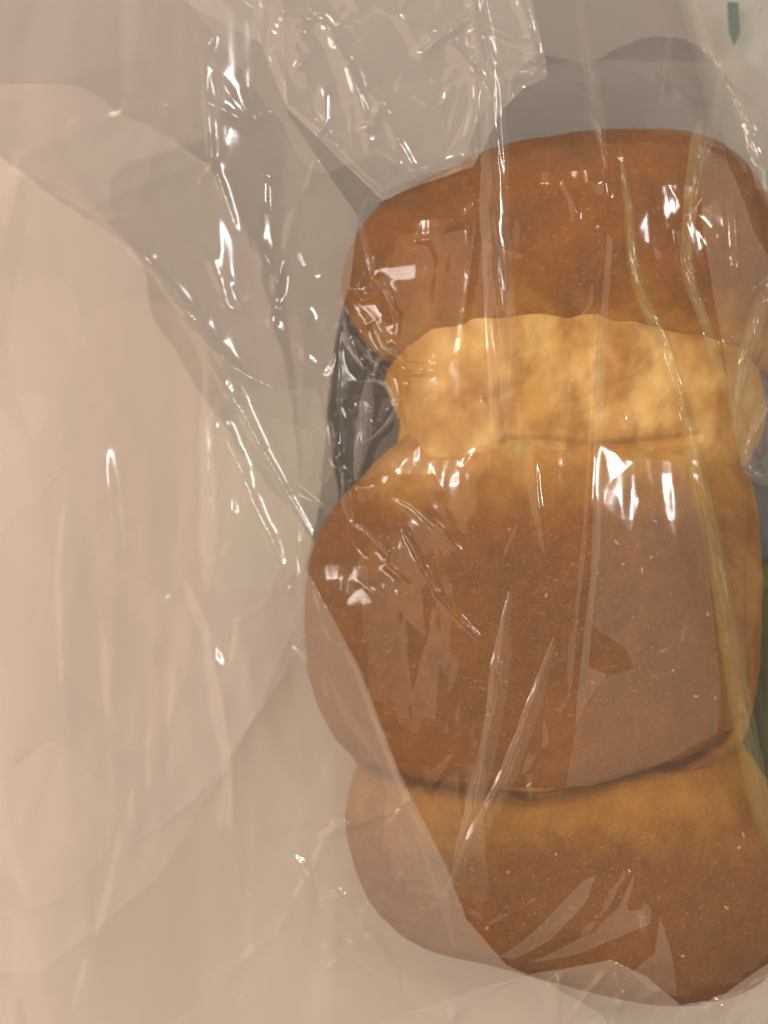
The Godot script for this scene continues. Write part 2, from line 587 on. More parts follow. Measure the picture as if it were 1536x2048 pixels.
	var spots: Array = [Vector2(88.6, 49.6), Vector2(82.7, 48.9), Vector2(45.4, 90.4), Vector2(96.5, 86.7), Vector2(94.9, 89.8), Vector2(27.4, 110.7), Vector2(91.0, 105.2), Vector2(61.2, 8.0), Vector2(70.4, 12.0), Vector2(71.7, 2.4), Vector2(42.5, 21.9), Vector2(62.9, 13.7), Vector2(86.0, 27.2), Vector2(67.9, 15.3), Vector2(76.1, 41.7), Vector2(38.5, 72.6), Vector2(79.4, 117.9)]
	for s: Vector2 in spots:
		var y := maxf(top.at(s.x, s.y), maxf(mid.at(s.x, s.y), low.at(s.x, s.y)))
		y += soft.get_noise_3d(s.x, y, s.y) * 1.3
		var o := part("crust_flake", flake, fm, loaf)
		o.position = Vector3(s.x, y + 0.05, s.y) * MM
		o.rotation = Vector3(0, rng.randf() * PI, 0)
		o.scale = Vector3(rng.randf_range(1.0, 1.9), 0.4, rng.randf_range(0.6, 0.9)) * MM
	return [top, mid, low, tear]

func packet(called: String, label: String, corners: Array, high: float, m: Material) -> Node3D:   # a soft filled packet lying on the table
	var root := thing(called, label, "packet")
	var c := Vector2.ZERO
	for v in corners:
		c += v / corners.size()
	root.position = Vector3(c.x, 0, c.y) * MM
	var st := SurfaceTool.new()
	st.begin(Mesh.PRIMITIVE_TRIANGLES)
	st.set_smooth_group(0)
	var n := 40
	var lump := noise(FastNoiseLite.TYPE_SIMPLEX_SMOOTH, 0.03, 3, 81)
	for side in [1.0, -1.0]:
		for j in n + 1:
			for i in n + 1:
				var u := float(i) / n
				var v := float(j) / n
				var p: Vector2 = (corners[0] as Vector2).lerp(corners[1], u).lerp((corners[3] as Vector2).lerp(corners[2], u), v) - c
				var e := pow(maxf(0.0, 16.0 * u * (1 - u) * v * (1 - v)), 0.45)
				var y := 2.0 + (high * e * (1.0 + 0.25 * lump.get_noise_2d(p.x, p.y)) if side > 0 else -1.2 * e)
				st.set_uv(Vector2(u, v))
				st.add_vertex(Vector3(p.x, y, p.y) * MM)
	for side in 2:
		for j in n:
			for i in n:
				var a := side * (n + 1) * (n + 1) + j * (n + 1) + i
				var b := a + n + 1
				for o in ([a, a + 1, b, a + 1, b + 1, b] if side == 0 else [a, b, a + 1, a + 1, b, b + 1]):
					st.add_index(o)
	st.generate_normals()
	part("pouch", st.commit(), m, root)
	return root

func paint(r: float, g: float, b: float, rough: float) -> StandardMaterial3D:
	var m := StandardMaterial3D.new()
	m.albedo_color = Color(r, g, b).linear_to_srgb()
	m.roughness = rough
	return m

func build_neighbours() -> void:
	packet("packet", "olive green packet showing in a narrow strip beside the loaf", [Vector2(111.9, 15.6), Vector2(151.9, 11.2), Vector2(151.9, 102.5), Vector2(113.9, 99.5)], 14.0, paint(0.14, 0.16, 0.025, 0.4))
	packet("packet", "pale sage packet under the hazy side of the bag", [Vector2(-45.2, -34.0), Vector2(-20.9, -24.9), Vector2(-25.5, 19.1), Vector2(-49.7, 5.5)], 9.0, paint(0.26, 0.28, 0.20, 0.5))
	var pale := packet("packet", "pale grey packet with a dark teal patch beyond the loaf", [Vector2(85.7, -180.2), Vector2(166.6, -180.2), Vector2(166.6, -91.9), Vector2(106.3, -102.2)], 20.0, paint(0.36, 0.38, 0.38, 0.5))
	# the printed patch, laid on the crown of the pouch
	var st := SurfaceTool.new()
	st.begin(Mesh.PRIMITIVE_TRIANGLES)
	var c := Vector3(pale.position.x, 0, pale.position.z) / MM
	var outline: Array = [Vector2(100.4, -149.2), Vector2(103.7, -149.2), Vector2(104.3, -139.6), Vector2(102.6, -136.3), Vector2(100.9, -140.2)]
	for k in range(1, outline.size() - 1):
		for o in [0, k, k + 1]:
			st.add_vertex(Vector3(outline[o].x - c.x, 22.0, outline[o].y - c.z) * MM)
	st.generate_normals()
	part("printed_patch", st.commit(), paint(0.01, 0.09, 0.09, 0.4), pale)

func build_bag(buns: Array) -> void:
	var bag := thing("plastic_bag", "clear crumpled plastic bag wrapped round the bread loaf", "bag")
	# a skin pulled tight over the loaf: relaxed on a coarse grid, then laid finer
	var coarse := Sheet.new(-160, -190, 160, 190, 4.0)
	var floor_h := PackedFloat32Array()
	floor_h.resize(coarse.h.size())
	for j in coarse.nz:
		for i in coarse.nx:
			var x := coarse.x0 + i * 4.0
			var z := coarse.z0 + j * 4.0
			var y := 3.0
			for b in buns:
				y = maxf(y, b.at(x, z) + 2.5)
			floor_h[j * coarse.nx + i] = y
			coarse.h[j * coarse.nx + i] = y
	for it in 260:
		for j in range(1, coarse.nz - 1):
			for i in range(1, coarse.nx - 1):
				var k := j * coarse.nx + i
				coarse.h[k] = maxf(floor_h[k], 0.25 * (coarse.h[k - 1] + coarse.h[k + 1] + coarse.h[k - coarse.nx] + coarse.h[k + coarse.nx]) - 0.012)
	for it in 3:
		var c := coarse.h.duplicate()
		for j in range(1, coarse.nz - 1):
			for i in range(1, coarse.nx - 1):
				var k := j * coarse.nx + i
				coarse.h[k] = 0.5 * c[k] + 0.125 * (c[k - 1] + c[k + 1] + c[k - coarse.nx] + c[k + coarse.nx])

	var front := Sheet.new(-140, -165, 140, 165, 0.5)
	var nx := front.nx
	for j in front.nz:
		for i in nx:
			front.h[j * nx + i] = coarse.get_h(front.x0 + i * 0.5, front.z0 + j * 0.5) + 0.8
	var gap := Vector2(-7, -24)
	front.facets(150, 11, 0.9, 2.2, func(_x, _z): return 1.0)
	front.facets(700, 12, 0.6, 1.4, func(x, z): return gauss(x, z, Vector2(-6, -50), 12, 42) + gauss(x, z, Vector2(30, -118), 30, 18) + gauss(x, z, Vector2(104, -80), 16, 60) * 0.7)
	front.facets(1600, 13, 0.2, 1.2, func(x, z): return gauss(x, z, Vector2(-6, -45), 8, 45) + gauss(x, z, Vector2(-25, -95), 25, 25))
	front.facets(1500, 16, 0.4, 2.0, func(_x, _z): return 1.0)
	front.facets(1200, 17, 0.5, 1.4, func(x, z): return 1.0 * gauss(x, z, Vector2(-36, 10), 14, 16) + gauss(x, z, Vector2(-9, 12), 12, 18) + 0.6 * gauss(x, z, Vector2(70, -85), 10, 14))
	front.facets(420, 15, 2.1, 1.5, func(x, z): return gauss(x, z, Vector2(-8, -28), 9, 28))
	front.ripple(noise(FastNoiseLite.TYPE_SIMPLEX_SMOOTH, 0.03, 3, 14), 0.5, 2.0, 0.5)
	for f in FRONT_FOLDS:
		front.fold(f[0], f[1], f[2])
	front.wrinkles(18, 91, Vector2(-14, -85), Vector2(3, 12), 1.3, 1.2, 0.6)
	front.wrinkles(12, 92, Vector2(0, -90), Vector2(100, -20), 1.5, 0.5, 0.6)
	front.wrinkles(16, 93, Vector2(-10, 20), Vector2(90, 110), 1.7, 0.4, 0.6)
	front.wrinkles(24, 94, Vector2(84, -140), Vector2(110, -10), 1.4, 0.9, 0.7)
	part("front_film", front.mesh(soft_border(FRONT_EDGE, 204, 2.0)), film(0.75, 0.68, 0.60, 0.045, 0.12), bag)

	# the slack side of the bag, gathered on the table to the left of the loaf and below it
	var slack := Sheet.new(-175, -190, 160, 190, 0.8)
	for j in slack.nz:
		for i in slack.nx:
			var x := slack.x0 + i * 0.8
			slack.h[j * slack.nx + i] = 11.0 + 6.0 * smoothstep(-20.0, -110.0, x)
	slack.facets(90, 26, 1.8, 2.0, func(_x, _z): return 1.0)
	slack.facets(700, 27, 0.2, 2.0, func(x, _z): return smoothstep(-90.0, -30.0, x))
	slack.ripple(noise(FastNoiseLite.TYPE_SIMPLEX_SMOOTH, 0.03, 3, 28), 0.35, 1.0, 0.4)
	part("slack_film", slack.mesh(soft_border(SLACK_EDGE, 201, 2.0)), film(0.80, 0.71, 0.62, 0.62, 0.25), bag)
	# the loose side of the bag above it, lifted towards the viewer on the left
	var side := Sheet.new(-150, -165, 70, 165, 0.7)
	for j in side.nz:
		for i in side.nx:
			var x := side.x0 + i * 0.7
			var z := side.z0 + j * 0.7
			side.h[j * side.nx + i] = 70.0 + 20.0 * smoothstep(10.0, -110.0, x) + 4.0 * sin(z * 0.02)
	side.facets(60, 23, 1.5, 2.8, func(_x, _z): return 1.0)
	side.facets(600, 24, 0.4, 2.0, func(x, z): return gauss(x, z, Vector2(-25, -95), 22, 35) + 0.5 * gauss(x, z, Vector2(-15, 60), 15, 80))
	side.facets(1600, 29, 0.55, 1.2, func(x, z): return gauss(x, z, Vector2(-42, -92), 14, 12) + gauss(x, z, Vector2(-22, -60), 7, 18) + 0.7 * gauss(x, z, Vector2(-14, 14), 8, 6))
	side.ripple(noise(FastNoiseLite.TYPE_SIMPLEX_SMOOTH, 0.03, 3, 25), 0.5, 1.4, 0.25)
	for f in SIDE_FOLDS:
		side.fold(f[0], f[1], f[2])
	for k in 16:   # long soft pulls that run down the slack side
		var a := Vector2(rng.randf_range(-80.0, -22.0), rng.randf_range(-110.0, 60.0))
		var b := a + Vector2(rng.randf_range(-6.0, 6.0), rng.randf_range(18.0, 40.0))
		side.fold([a, b, b + Vector2(rng.randf_range(-6.0, 6.0), rng.randf_range(18.0, 40.0))], rng.randf_range(0.3, 0.8), rng.randf_range(1.0, 2.4))
	side.wrinkles(26, 95, Vector2(-62, -130), Vector2(-14, -40), 1.0, 0.8, 0.8)
	side.wrinkles(16, 96, Vector2(-50, -40), Vector2(-8, 25), 1.9, 0.5, 0.8)
	side.wrinkles(22, 97, Vector2(-40, 70), Vector2(20, 125), 0.7, 0.7, 0.8)
	part("side_film", side.mesh(PackedVector2Array(SIDE_EDGE)), film(0.78, 0.70, 0.64, 0.16, 0.12), bag)
	# the open end of the bag, lying slack on the table beyond the loaf
	var open := Sheet.new(-175, -200, 170, 120, 0.8)
	for j in open.nz:
		for i in open.nx:
			open.h[j * open.nx + i] = 17.0
	open.facets(90, 36, 2.2, 1.4, func(_x, _z): return 1.0)
	open.facets(900, 37, 0.4, 1.4, func(_x, _z): return 1.0)
	part("open_end", open.mesh(soft_border(OPEN_EDGE, 202, 0.6)), film(0.70, 0.65, 0.62, 0.27, 0.2), bag)

	# the mouth of the bag folded back over the upper end
	var flap := Sheet.new(-150, -175, 130, -50, 0.6)
	for j in flap.nz:
		for i in flap.nx:
			var x := flap.x0 + i * 0.6
			var z := flap.z0 + j * 0.6
			flap.h[j * flap.nx + i] = maxf(67.0, 69.0 - (z + 80.0) * 0.05)
	flap.facets(70, 33, 2.0, 1.2, func(_x, _z): return 1.0)
	flap.facets(500, 34, 0.5, 1.2, func(_x, _z): return 1.0)
	flap.facets(1300, 35, 0.5, 1.2, func(x, z): return gauss(x, z, Vector2(-6, -108), 14, 14) + 0.6 * gauss(x, z, Vector2(25, -118), 14, 16) + 0.12)
	for f in FLAP_FOLDS:
		flap.fold(f[0], f[1], f[2])
	flap.wrinkles(28, 98, Vector2(-35, -140), Vector2(55, -90), 1.0, 0.9, 0.65)
	flap.wrinkles(16, 99, Vector2(55, -140), Vector2(100, -105), 1.3, 0.8, 0.65)
	part("mouth_flap", flap.mesh(PackedVector2Array(FLAP_EDGE)), film(0.74, 0.69, 0.66, 0.20, 0.09), bag)

	# the lower end, tucked up over the last bun
	var tuck := Sheet.new(-60, 90, 140, 175, 0.6)
	for j in tuck.nz:
		for i in tuck.nx:
			var z := tuck.z0 + j * 0.6
			tuck.h[j * tuck.nx + i] = 64.0 - maxf(0.0, z - 128.0) * 0.3
	tuck.facets(90, 43, 2.2, 1.0, func(_x, _z): return 1.0)
	tuck.facets(500, 44, 0.5, 1.0, func(_x, _z): return 1.0)
	for f in TUCK_FOLDS:
		tuck.fold(f[0], f[1], f[2])
	tuck.wrinkles(22, 100, Vector2(-10, 118), Vector2(90, 140), 1.2, 0.9, 0.7)
	part("tucked_end", tuck.mesh(PackedVector2Array(TUCK_EDGE)), film(0.76, 0.67, 0.60, 0.18, 0.08), bag)

	# further turns of the slack film on the left, each with the faint tint of thin plastic
	for t in TURNS:
		var turn := round_sheet(t[0], 1.0)
		for k in turn.h.size():
			turn.h[k] = maxf(24.0, side.get_h(turn.x0 + (k % turn.nx) * 1.0, turn.z0 + (k / turn.nx) * 1.0) + t[1])
		turn.facets(24, 150 + int(t[1]), 0.6, 1.5, func(_x, _z): return 1.0)
		part("turned_film", turn.mesh(soft_border(t[0], 303 + int(t[1]), 2.0)), film_material(t[2], t[3], 0.45), bag)
	# places where the film lies double on itself
	for at in OVERLAPS.size():
		var o: Array = OVERLAPS[at]
		var over := round_sheet(o, 0.5)
		for k in over.h.size():
			over.h[k] = front.get_h(over.x0 + (k % over.nx) * 0.5, over.z0 + (k / over.nx) * 0.5) + 0.7
		part("double_layer", over.mesh(PackedVector2Array(o)), film(0.80, 0.66, 0.52, 0.045 if at == 0 else 0.09, 0.17), bag)
	# small gathers that run down the left shoulder of the loaf
	for g in GATHERS:
		var run := []
		for v: Vector3 in g[0]:
			run.append(Vector3(v.x, front.get_h(v.x, v.z) + 0.4, v.z))
		part("gather", pleat(run, g[1], g[2], 140 + int(g[2] * 10.0)), film_material(Color(0.74, 0.72, 0.70), g[3], 0.1), bag)
	for p in PLEATS:
		part("pleat", pleat(p[0], p[1], p[2], p[3], p[4]), film_material(p[6] if p.size() > 6 else Color(0.60, 0.53, 0.40), p[5], 0.12), bag)

var SIDE_EDGE := [Vector2(-146.3, -165.8), Vector2(-26.1, -165.8), Vector2(-24.2, -99.4), Vector2(-6.5, -74.4), Vector2(-8.5, -58.1), Vector2(-11.8, -46.8), Vector2(-14.3, -28.1), Vector2(-14.8, -15.5), Vector2(-16.0, -1.8), Vector2(-19.5, 13.3), Vector2(-6.0, 38.3), Vector2(4.0, 64.6), Vector2(14.7, 85.9), Vector2(20.5, 100.9), Vector2(30.3, 112.2), Vector2(41.6, 117.2), Vector2(54.1, 124.7), Vector2(79.2, 172.3), Vector2(-146.3, 172.3)]
var SLACK_EDGE := [Vector2(-185.6, -113.3), Vector2(-86.0, -85.5), Vector2(-68.5, -56.2), Vector2(-49.5, -28.4), Vector2(-36.3, -9.4), Vector2(-18.7, 14.0), Vector2(-15.8, 40.4), Vector2(-7.0, 66.7), Vector2(-2.6, 78.4), Vector2(-3.4, 96.0), Vector2(3.2, 112.1), Vector2(13.5, 122.3), Vector2(28.1, 128.2), Vector2(51.5, 132.6), Vector2(72.0, 138.4), Vector2(92.5, 139.2), Vector2(108.6, 132.6), Vector2(151.0, 113.6), Vector2(151.0, 216.0), Vector2(-185.6, 216.0)]
var FRONT_EDGE := [Vector2(-29.7, -99.1), Vector2(-9.7, -122.0), Vector2(33.1, -127.7), Vector2(90.3, -130.5), Vector2(147.4, -117.7), Vector2(147.4, 125.1), Vector2(104.5, 158.0), Vector2(47.4, 152.2), Vector2(7.4, 140.8), Vector2(-18.3, 110.8), Vector2(-24.0, 68.0), Vector2(-26.1, 32.3), Vector2(-24.0, -17.7)]
var OPEN_EDGE := [Vector2(-186.7, -209.6), Vector2(-186.7, 143.7), Vector2(-76.3, 99.5), Vector2(-39.5, 62.7), Vector2(-18.8, 25.9), Vector2(-13.5, -0.6), Vector2(-15.3, -15.3), Vector2(-16.5, -33.0), Vector2(-13.5, -55.1), Vector2(-9.1, -68.3), Vector2(-7.7, -81.6), Vector2(-0.4, -92.6), Vector2(6.2, -90.4), Vector2(19.4, -96.3), Vector2(48.9, -105.1), Vector2(78.3, -106.6), Vector2(104.8, -99.2), Vector2(113.7, -88.9), Vector2(122.5, -77.1), Vector2(166.6, -77.1), Vector2(166.6, -209.6)]
var SIDE_FOLDS := [
	[[Vector2(-19.7, 13.4), Vector2(-6.1, 38.6), Vector2(4.0, 65.1), Vector2(14.8, 86.5)], 0.8, 1.0],
	[[Vector2(-16.1, 79.0), Vector2(2.4, 73.4), Vector2(8.5, 84.0), Vector2(14.1, 93.5)], 1.2, 0.8],
	[[Vector2(-13.6, -28.3), Vector2(-9.8, -24.5), Vector2(-6.1, -21.9)], 0.6, 0.6],
	[[Vector2(-21.2, -78.7), Vector2(-26.2, -58.5), Vector2(-28.8, -40.9)], 0.8, 1.5],
	[[Vector2(-68.6, -71.8), Vector2(-52.9, -56.1), Vector2(-40.8, -39.2), Vector2(-30.0, -15.0)], 0.9, 1.4],
	[[Vector2(-39.6, -21.0), Vector2(-32.4, -2.9), Vector2(-23.9, 15.2)], 0.8, 1.2],
	[[Vector2(-52.9, 3.1), Vector2(-42.1, 28.5), Vector2(-36.0, 57.5), Vector2(-34.8, 93.8)], 0.8, 1.6],
	[[Vector2(-68.6, -15.0), Vector2(-65.0, 33.4), Vector2(-61.4, 81.7)], 0.9, 2.2],
	[[Vector2(-25.1, 81.7), Vector2(-15.5, 88.9), Vector2(-1.0, 105.9), Vector2(3.9, 115.5)], 1.0, 0.9],
	[[Vector2(-9.4, 105.9), Vector2(-3.4, 104.7), Vector2(3.9, 113.1)], 0.9, 0.8],
	[[Vector2(-42.1, 115.5), Vector2(-25.1, 101.0), Vector2(-8.2, 69.6)], 0.7, 1.2],
	[[Vector2(-88.0, -83.9), Vector2(-68.6, -93.5), Vector2(-52.9, -99.6)], 0.9, 1.4],
	[[Vector2(-88.0, -82.7), Vector2(-69.9, -73.0), Vector2(-56.6, -60.9)], 0.9, 1.4],
	[[Vector2(-49.3, -48.8), Vector2(-15.5, 10.4)], 0.7, 0.7],
]
var FLAP_EDGE := [Vector2(-71.6, -167.0), Vector2(-48.9, -126.6), Vector2(-31.3, -117.8), Vector2(-24.0, -100.4), Vector2(-0.4, -78.1), Vector2(10.3, -82.7), Vector2(22.3, -86.3), Vector2(25.7, -92.6), Vector2(29.3, -100.1), Vector2(34.9, -105.8), Vector2(40.9, -108.5), Vector2(39.6, -115.3), Vector2(37.6, -122.8), Vector2(33.0, -141.8), Vector2(29.3, -167.0)]
var FLAP_FOLDS := [
	[[Vector2(-24.0, -101.9), Vector2(-15.9, -94.8), Vector2(0.0, -80.2), Vector2(10.3, -84.8), Vector2(22.3, -88.0)], 1.5, 1.1],
	[[Vector2(-27.5, -115.3), Vector2(-24.3, -105.2), Vector2(-24.0, -100.4)], 0.8, 0.7],
	[[Vector2(8.5, -112.8), Vector2(12.9, -116.5), Vector2(21.4, -122.6), Vector2(29.3, -119.1), Vector2(38.1, -114.6)], 1.6, 1.1],
	[[Vector2(21.4, -122.6), Vector2(24.2, -112.8), Vector2(29.3, -107.7), Vector2(40.6, -109.0)], 1.2, 0.9],
	[[Vector2(19.2, -136.7), Vector2(22.3, -125.4), Vector2(21.4, -122.6), Vector2(22.3, -112.8), Vector2(23.6, -97.6), Vector2(23.0, -87.5)], 1.0, 0.9],
	[[Vector2(31.8, -131.7), Vector2(35.6, -121.6), Vector2(38.7, -109.0)], 1.0, 0.9],
	[[Vector2(-16.1, -124.1), Vector2(-8.6, -110.2), Vector2(-4.2, -96.4), Vector2(-3.5, -87.5)], 1.0, 1.2],
	[[Vector2(-4.8, -105.2), Vector2(-1.0, -102.0), Vector2(-2.9, -95.7), Vector2(-6.7, -95.7)], 1.2, 0.8],
]
var TUCK_EDGE := [Vector2(-21.6, 164.3), Vector2(-8.8, 133.4), Vector2(24.7, 120.5), Vector2(37.6, 117.3), Vector2(58.2, 114.3), Vector2(67.2, 118.6), Vector2(76.5, 127.0), Vector2(87.8, 123.7), Vector2(120.0, 99.9), Vector2(120.0, 177.2), Vector2(-21.6, 177.2)]
var LOBES: Array[Vector4] = [Vector4(12, -46, 4.0, 8.0), Vector4(41, -53, 5.5, 5.0), Vector4(27, -50, 5.0, 4.0), Vector4(54, -49, 6.0, 5.0), Vector4(67, -45, 6.0, 5.0), Vector4(83, -43, 7.0, 6.0), Vector4(24, -34, 7.0, 8.0), Vector4(48, -33, 9.0, 5.0)]
var CREASE := [Vector2(-9.1, 69.8), Vector2(8.3, 73.9), Vector2(31.1, 76.1), Vector2(41.8, 76.9), Vector2(55.2, 74.5), Vector2(70.0, 70.2), Vector2(82.0, 67.6), Vector2(95.4, 61.1)]
var TEAR_CREASE := [Vector2(32.1, -18.6), Vector2(44.1, -19.1), Vector2(54.7, -17.8), Vector2(70.6, -18.6), Vector2(83.9, -20.7)]
var FRONT_FOLDS := [
	[[Vector2(-3.8, -86.3), Vector2(-6.2, -78.3), Vector2(-4.4, -68.9), Vector2(-3.5, -62.2)], 1.4, 1.2],
	[[Vector2(-3.5, -62.9), Vector2(0.9, -58.2), Vector2(2.5, -51.5)], 1.6, 1.3],
	[[Vector2(-3.8, -51.5), Vector2(-0.4, -44.8), Vector2(4.3, -40.7)], 1.2, 1.0],
	[[Vector2(-3.1, -34.0), Vector2(-1.7, -40.7), Vector2(2.3, -43.4), Vector2(5.0, -40.7)], 1.2, 1.0],
	[[Vector2(-7.8, -31.6), Vector2(1.0, -32.4)], 1.4, 0.9],
	[[Vector2(3.0, -28.2), Vector2(0.3, -23.4), Vector2(-5.3, -18.5)], 1.4, 0.9],
	[[Vector2(-9.4, -50.4), Vector2(-7.3, -42.1), Vector2(-3.2, -36.5)], 1.6, 1.2],
	[[Vector2(-4.2, -35.2), Vector2(-5.3, -24.1), Vector2(-7.8, -7.5)], 3.2, 2.2],
	[[Vector2(-15.1, -30.0), Vector2(-10.5, -8.6), Vector2(-8.4, 2.8)], 1.2, 0.9],
	[[Vector2(-8.3, 2.8), Vector2(-5.0, 3.4), Vector2(1.6, 11.3)], 1.2, 1.0],
	[[Vector2(0.9, -5.1), Vector2(6.8, -2.5), Vector2(15.9, 6.0), Vector2(20.9, 11.0)], 1.0, 1.0],
	[[Vector2(54.4, -109.4), Vector2(56.7, -95.2), Vector2(58.3, -80.9)], 1.4, 1.6],
	[[Vector2(24.2, -96.5), Vector2(23.3, -70.5), Vector2(21.0, -49.8), Vector2(20.4, -42.0)], 0.7, 0.9],
	[[Vector2(45.6, -90.0), Vector2(49.5, -80.9), Vector2(50.2, -75.7)], 0.8, 0.8],
	[[Vector2(39.2, -16.1), Vector2(39.8, -3.1), Vector2(42.4, 12.4)], 0.7, 0.8],
	[[Vector2(57.9, -70.5), Vector2(54.7, -16.1), Vector2(52.1, 16.3), Vector2(48.2, 53.9)], 0.9, 1.5],
	[[Vector2(63.8, 93.5), Vector2(57.9, 104.5), Vector2(50.8, 113.6)], 0.9, 1.0],
	[[Vector2(64.0, 93.5), Vector2(67.7, 104.5), Vector2(72.9, 125.2)], 0.9, 1.0],
]
var OVERLAPS := [
	[Vector2(55.8, -12.3), Vector2(69.7, -14.3), Vector2(81.7, -11.7), Vector2(86.0, 23.0), Vector2(88.8, 49.2), Vector2(88.0, 58.4), Vector2(69.7, 66.9), Vector2(54.0, 71.2), Vector2(47.4, 71.5), Vector2(48.7, 62.3), Vector2(50.0, 55.1), Vector2(57.2, 42.7), Vector2(64.7, 40.3), Vector2(62.6, 35.4), Vector2(55.3, 30.6), Vector2(52.9, 27.8), Vector2(54.5, 10.0)],
	[Vector2(83.6, -98.4), Vector2(91.4, -94.4), Vector2(98.1, -74.3), Vector2(111.5, -56.8), Vector2(111.5, -9.2), Vector2(102.1, -9.9), Vector2(97.0, -12.6), Vector2(94.1, -21.3), Vector2(90.7, -40.7), Vector2(86.7, -56.8), Vector2(83.6, -72.9), Vector2(82.7, -83.6)],
	[Vector2(58.1, -72.6), Vector2(56.0, -42.4), Vector2(54.7, -16.2), Vector2(53.4, 16.5), Vector2(51.1, 36.1), Vector2(50.0, 46.6), Vector2(49.5, 55.8), Vector2(52.9, 49.2), Vector2(57.6, 42.0), Vector2(52.9, 40.1), Vector2(54.0, 27.0), Vector2(56.0, 10.0), Vector2(57.1, -16.2), Vector2(58.1, -42.4), Vector2(59.5, -71.2)],
	[Vector2(65.2, 93.5), Vector2(61.3, 102.7), Vector2(54.0, 109.7), Vector2(42.2, 117.1), Vector2(37.6, 120.0), Vector2(50.0, 116.3), Vector2(58.9, 112.1), Vector2(69.4, 107.1), Vector2(69.7, 103.2), Vector2(67.6, 101.6), Vector2(67.2, 103.2), Vector2(63.9, 104.2), Vector2(63.4, 102.4), Vector2(64.7, 97.2)],
	[Vector2(72.0, 105.3), Vector2(70.5, 114.7), Vector2(64.7, 121.0), Vector2(69.7, 125.8), Vector2(77.8, 128.9), Vector2(75.7, 117.3)],
	[Vector2(55.3, 94.4), Vector2(51.3, 96.4), Vector2(38.2, 110.8), Vector2(30.4, 118.0), Vector2(34.3, 118.6), Vector2(43.5, 112.1), Vector2(52.6, 101.6)],
]
var TURNS := [
	[[Vector2(-55.4, -174.8), Vector2(133.1, -174.8), Vector2(133.1, -103.4), Vector2(113.1, -99.1), Vector2(104.5, -119.1), Vector2(90.3, -136.3), Vector2(74.6, -137.7), Vector2(58.8, -130.5), Vector2(44.6, -133.4), Vector2(30.3, -117.7), Vector2(13.1, -99.1), Vector2(-4.0, -103.4), Vector2(-18.3, -99.1), Vector2(-29.7, -112.0)], -46.0, Color(0.72, 0.67, 0.63), 0.16],
	[[Vector2(-138.3, -117.7), Vector2(-66.8, -109.1), Vector2(-42.6, -86.3), Vector2(-29.7, -46.3), Vector2(-24.0, -3.4), Vector2(-25.4, 30.8), Vector2(-42.6, 68.0), Vector2(-74.0, 110.8), Vector2(-138.3, 125.1)], -50.0, Color(0.78, 0.70, 0.65), 0.22],
	[[Vector2(-90.4, -48.3), Vector2(-68.5, -48.3), Vector2(-64.4, -12.9), Vector2(-67.5, 39.2), Vector2(-62.3, 91.2), Vector2(-60.2, 117.3), Vector2(-90.4, 117.3)], 27.0, Color(0.78, 0.62, 0.58), 0.10],
	[[Vector2(-62.3, -44.2), Vector2(-43.5, -43.1), Vector2(-34.7, -19.2), Vector2(-36.2, 7.9), Vector2(-48.7, 49.6), Vector2(-57.1, 49.6), Vector2(-64.4, -2.5)], 28.0, Color(0.76, 0.60, 0.42), 0.10],
	[[Vector2(-42.8, -23.9), Vector2(-30.5, -30.0), Vector2(-15.8, -28.8), Vector2(-15.8, -3.0), Vector2(-19.4, 14.3), Vector2(-30.5, 19.2), Vector2(-41.6, 16.7), Vector2(-45.3, -5.4)], 2.0, Color(0.56, 0.64, 0.52), 0.13],
	[[Vector2(-86.2, -112.9), Vector2(-34.2, -112.9), Vector2(-38.3, -85.8), Vector2(-58.1, -73.3), Vector2(-59.2, -62.9), Vector2(-75.8, -72.3), Vector2(-86.2, -67.1)], 29.0, Color(0.80, 0.70, 0.66), 0.14],
]
var TUCK_FOLDS := [
	[[Vector2(45.1, 116.7), Vector2(43.8, 121.8), Vector2(44.3, 133.4)], 2.8, 1.4],
	[[Vector2(58.5, 114.3), Vector2(51.8, 123.1), Vector2(46.6, 133.4)], 1.0, 0.8],
	[[Vector2(58.5, 114.3), Vector2(60.8, 123.1), Vector2(59.5, 133.4)], 1.0, 0.8],
	[[Vector2(58.5, 114.3), Vector2(68.5, 119.2), Vector2(76.5, 127.0)], 1.0, 0.8],
	[[Vector2(37.6, 117.3), Vector2(23.4, 120.5), Vector2(4.1, 125.7), Vector2(-8.8, 132.1)], 0.8, 0.9],
	[[Vector2(60.1, 122.5), Vector2(64.0, 123.7)], 1.4, 1.2],
	[[Vector2(78.8, 120.5), Vector2(87.8, 129.5), Vector2(94.3, 136.0)], 0.8, 0.9],
]
